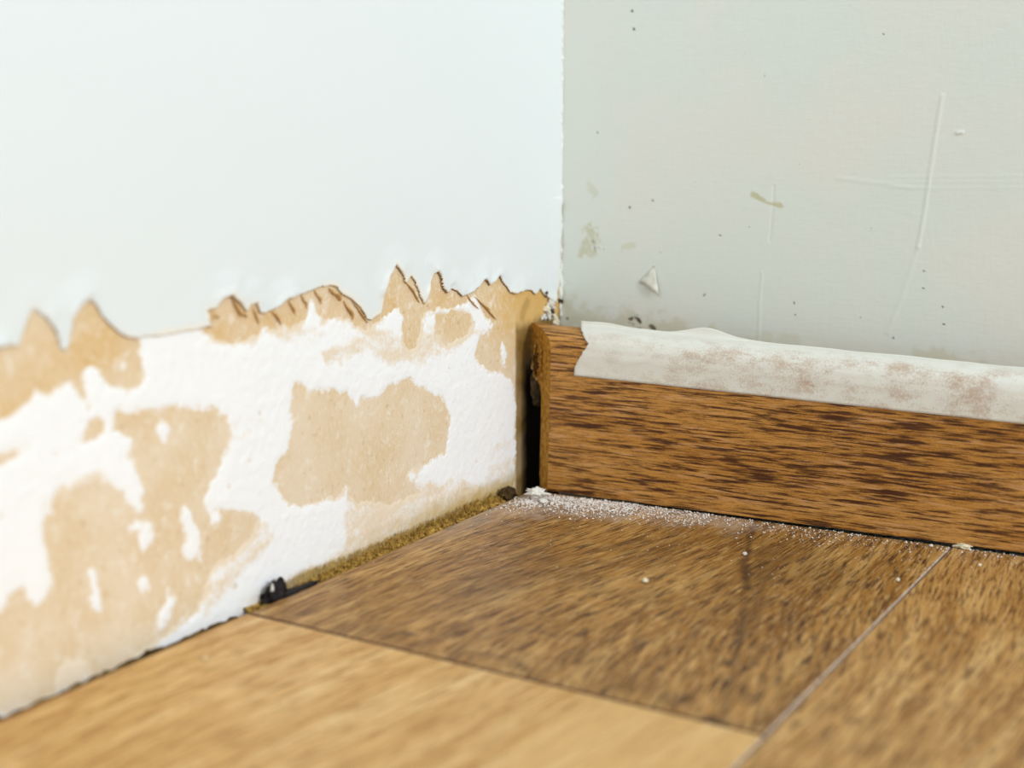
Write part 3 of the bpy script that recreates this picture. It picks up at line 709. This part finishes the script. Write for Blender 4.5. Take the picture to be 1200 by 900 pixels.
# ------------------------------------------------------------------ loose bits
def bit(name, px, py, size, seed, mat, label, cat, group=None, z=None, flat=1.0, rot=0.0, sub=3, rough=.5):
    p = on_plane(px, py, 2, 0.0)
    p[2] = size[2] * .55
    c, s = math.cos(rot), math.sin(rot); ax_ = np.array([[c, -s, 0], [s, c, 0], [0, 0, 1]])
    v_, f_ = lump_mesh((0, 0, 0), size, seed, sub, rough, ax_); v_ = np.array(v_)
    v_[:, 2] -= v_[:, 2].min(); 
    o = mesh_obj(name, v_, f_, mat, None, True); o.location = (p[0] * MM, p[1] * MM, .00002)
    return tag(o, label, cat, group)
bit('plaster_flake', 628, 586, (3.4, 1.9, 1.5), 4, M_WHITE, 'largest white plaster flake, on the floor at the skirting end', 'plaster flake', rot=.5, sub=4, rough=.7)
bit('plaster_flake', 636, 590, (1.6, 1.1, .8), 9, M_WHITE, 'smaller white plaster flake right of the largest one', 'plaster flake', rough=.6)
bit('plaster_crumb', 1128, 643.5, (1.9, .7, .7), 14, M_CREAM, 'cream crumb lying under the skirting beside the long floor seam', 'crumb', rough=.8, sub=4)
bit('plaster_crumb', 1091, 641, (.6, .4, .4), 15, M_WHITE, 'tiny white crumb under the skirting just left of the long seam', 'crumb')
bit('plaster_crumb', 756, 683, (.75, .7, .6), 16, M_CREAM, 'cream crumb alone in the middle of the rear floor plank', 'crumb')
bit('plaster_crumb', 873, 651, (.6, .5, .5), 17, M_DUST, 'pale crumb on the dark grain streak of the rear plank', 'crumb')
bit('plaster_crumb', 1052, 681, (.55, .5, .4), 18, M_CREAM, 'pale speck on the rear plank left of the long seam', 'crumb')
bit('plaster_crumb', 1148, 664, (.5, .5, .4), 19, M_CREAM, 'pale speck on the right-hand plank below the skirting', 'crumb')
bit('plaster_crumb', 240, 773, (.9, .8, .4), 20, M_EDGE, 'blurred pale crumb on the light front plank near the wall', 'crumb')
# black scrap with a pale chip
def scrap():
    root = bpy.data.objects.new('rubber_scrap', None); scene.collection.objects.link(root)
    c = on_plane(322, 706, 0, 3.0); root.location = tuple(np.array([c[0], c[1], -4.0]) * MM); root.scale = (.95, .95, .95)
    o = np.array([c[0], c[1], -2.0])
    v_, f_ = lump_mesh((0, 0, 3.0), (2.6, 4.4, 4.0), 33, 4, .6); mesh_obj('lump', v_, f_, M_BLACK, root, True)
    v_, f_ = lump_mesh((0, 2.6, 5.4), (1.5, 1.5, 3.0), 35, 3, .6); mesh_obj('spike', v_, f_, M_BLACK, root, True)
    v_, f_ = lump_mesh((1.2, 9, 3.5), (1.5, 8.0, .8), 36, 3, .5); mesh_obj('tail', v_, f_, M_BLACK, root, True)
    v_, f_ = lump_mesh((1.2, -2.2, 6.6), (.4, .5, 1.7), 38, 3, .5); q = mesh_obj('chip', v_, f_, M_FLAP, root, True); q['label'] = 'pale blue-white chip'
    tag(root, 'black rubbery scrap jammed between the left wall and the floor joint', 'scrap')
scrap()
def clod():
    p = on_plane(594, 585, 0, 2.6); v_, f_ = lump_mesh((0, 0, 0), (2.2, 3.4, 2.2), 51, 4, .7)
    o = mesh_obj('dirt_clod', v_, f_, M_DIRT, None, True); o.location = (2.9 * MM, p[1] * MM, .4 * MM)
    tag(o, 'dark brown dirt clod in the floor gap below the room corner', 'dirt clod')
clod()
# plaster dust: fine grains on the rear plank along the skirting
r = random.Random(11); V = []; F_ = []
OCT = [(0,2,4),(2,1,4),(1,3,4),(3,0,4),(2,0,5),(1,2,5),(3,1,5),(0,3,5)]
def grain(x, y, s):
    n0 = len(V)
    for dx, dy, dz in ((1,0,0),(-1,0,0),(0,1,0),(0,-1,0),(0,0,1),(0,0,-.4)):
        V.append([x + dx * s * r.uniform(.6, 1.3), y + dy * s * r.uniform(.6, 1.3), max(0, s * .4 + dz * s * r.uniform(.6, 1.2))])
    F_.extend([[n0 + a for a in t] for t in OCT])
ln = floor_xy([(604, 590), (650, 586), (740, 596), (830, 608), (1000, 632), (1190, 655)])
seglen = [np.hypot(*(b - a)) for a, b in zip(ln[:-1], ln[1:])]
for i in range(5200):
    u = r.random()
    k_ = 0 if u < .20 else 1 if u < .62 else 2 if u < .85 else 3 if u < .95 else 4
    a, b_ = ln[k_], ln[k_ + 1]; t = r.random(); p = a + (b_ - a) * t
    spread = [7, 9, 8, 7, 6][k_]; y = min(p[1] - abs(r.gauss(0, 1)) * spread + 5.5, float(far_y(p[0])) - .6); x = p[0] + r.gauss(0, 2)
    if x < EL + .3: continue
    grain(x, y, r.choice([.09, .10, .12, .13, .16, .22, .34]) * (1.3 if k_ < 2 else 1))
for i in range(420):
    x = r.uniform(EL + 1, 200); y = -20 - abs(r.gauss(0, 45))
    if abs(x - xs2) < .6 or y < -165: continue
    grain(x, y, r.choice([.1, .12, .16, .2]))
dust = mesh_obj('plaster_dust', V, F_, M_DUST, None, False)
tag(dust, 'fine pinkish-white plaster dust scattered along the foot of the skirting', 'dust', kind='stuff')
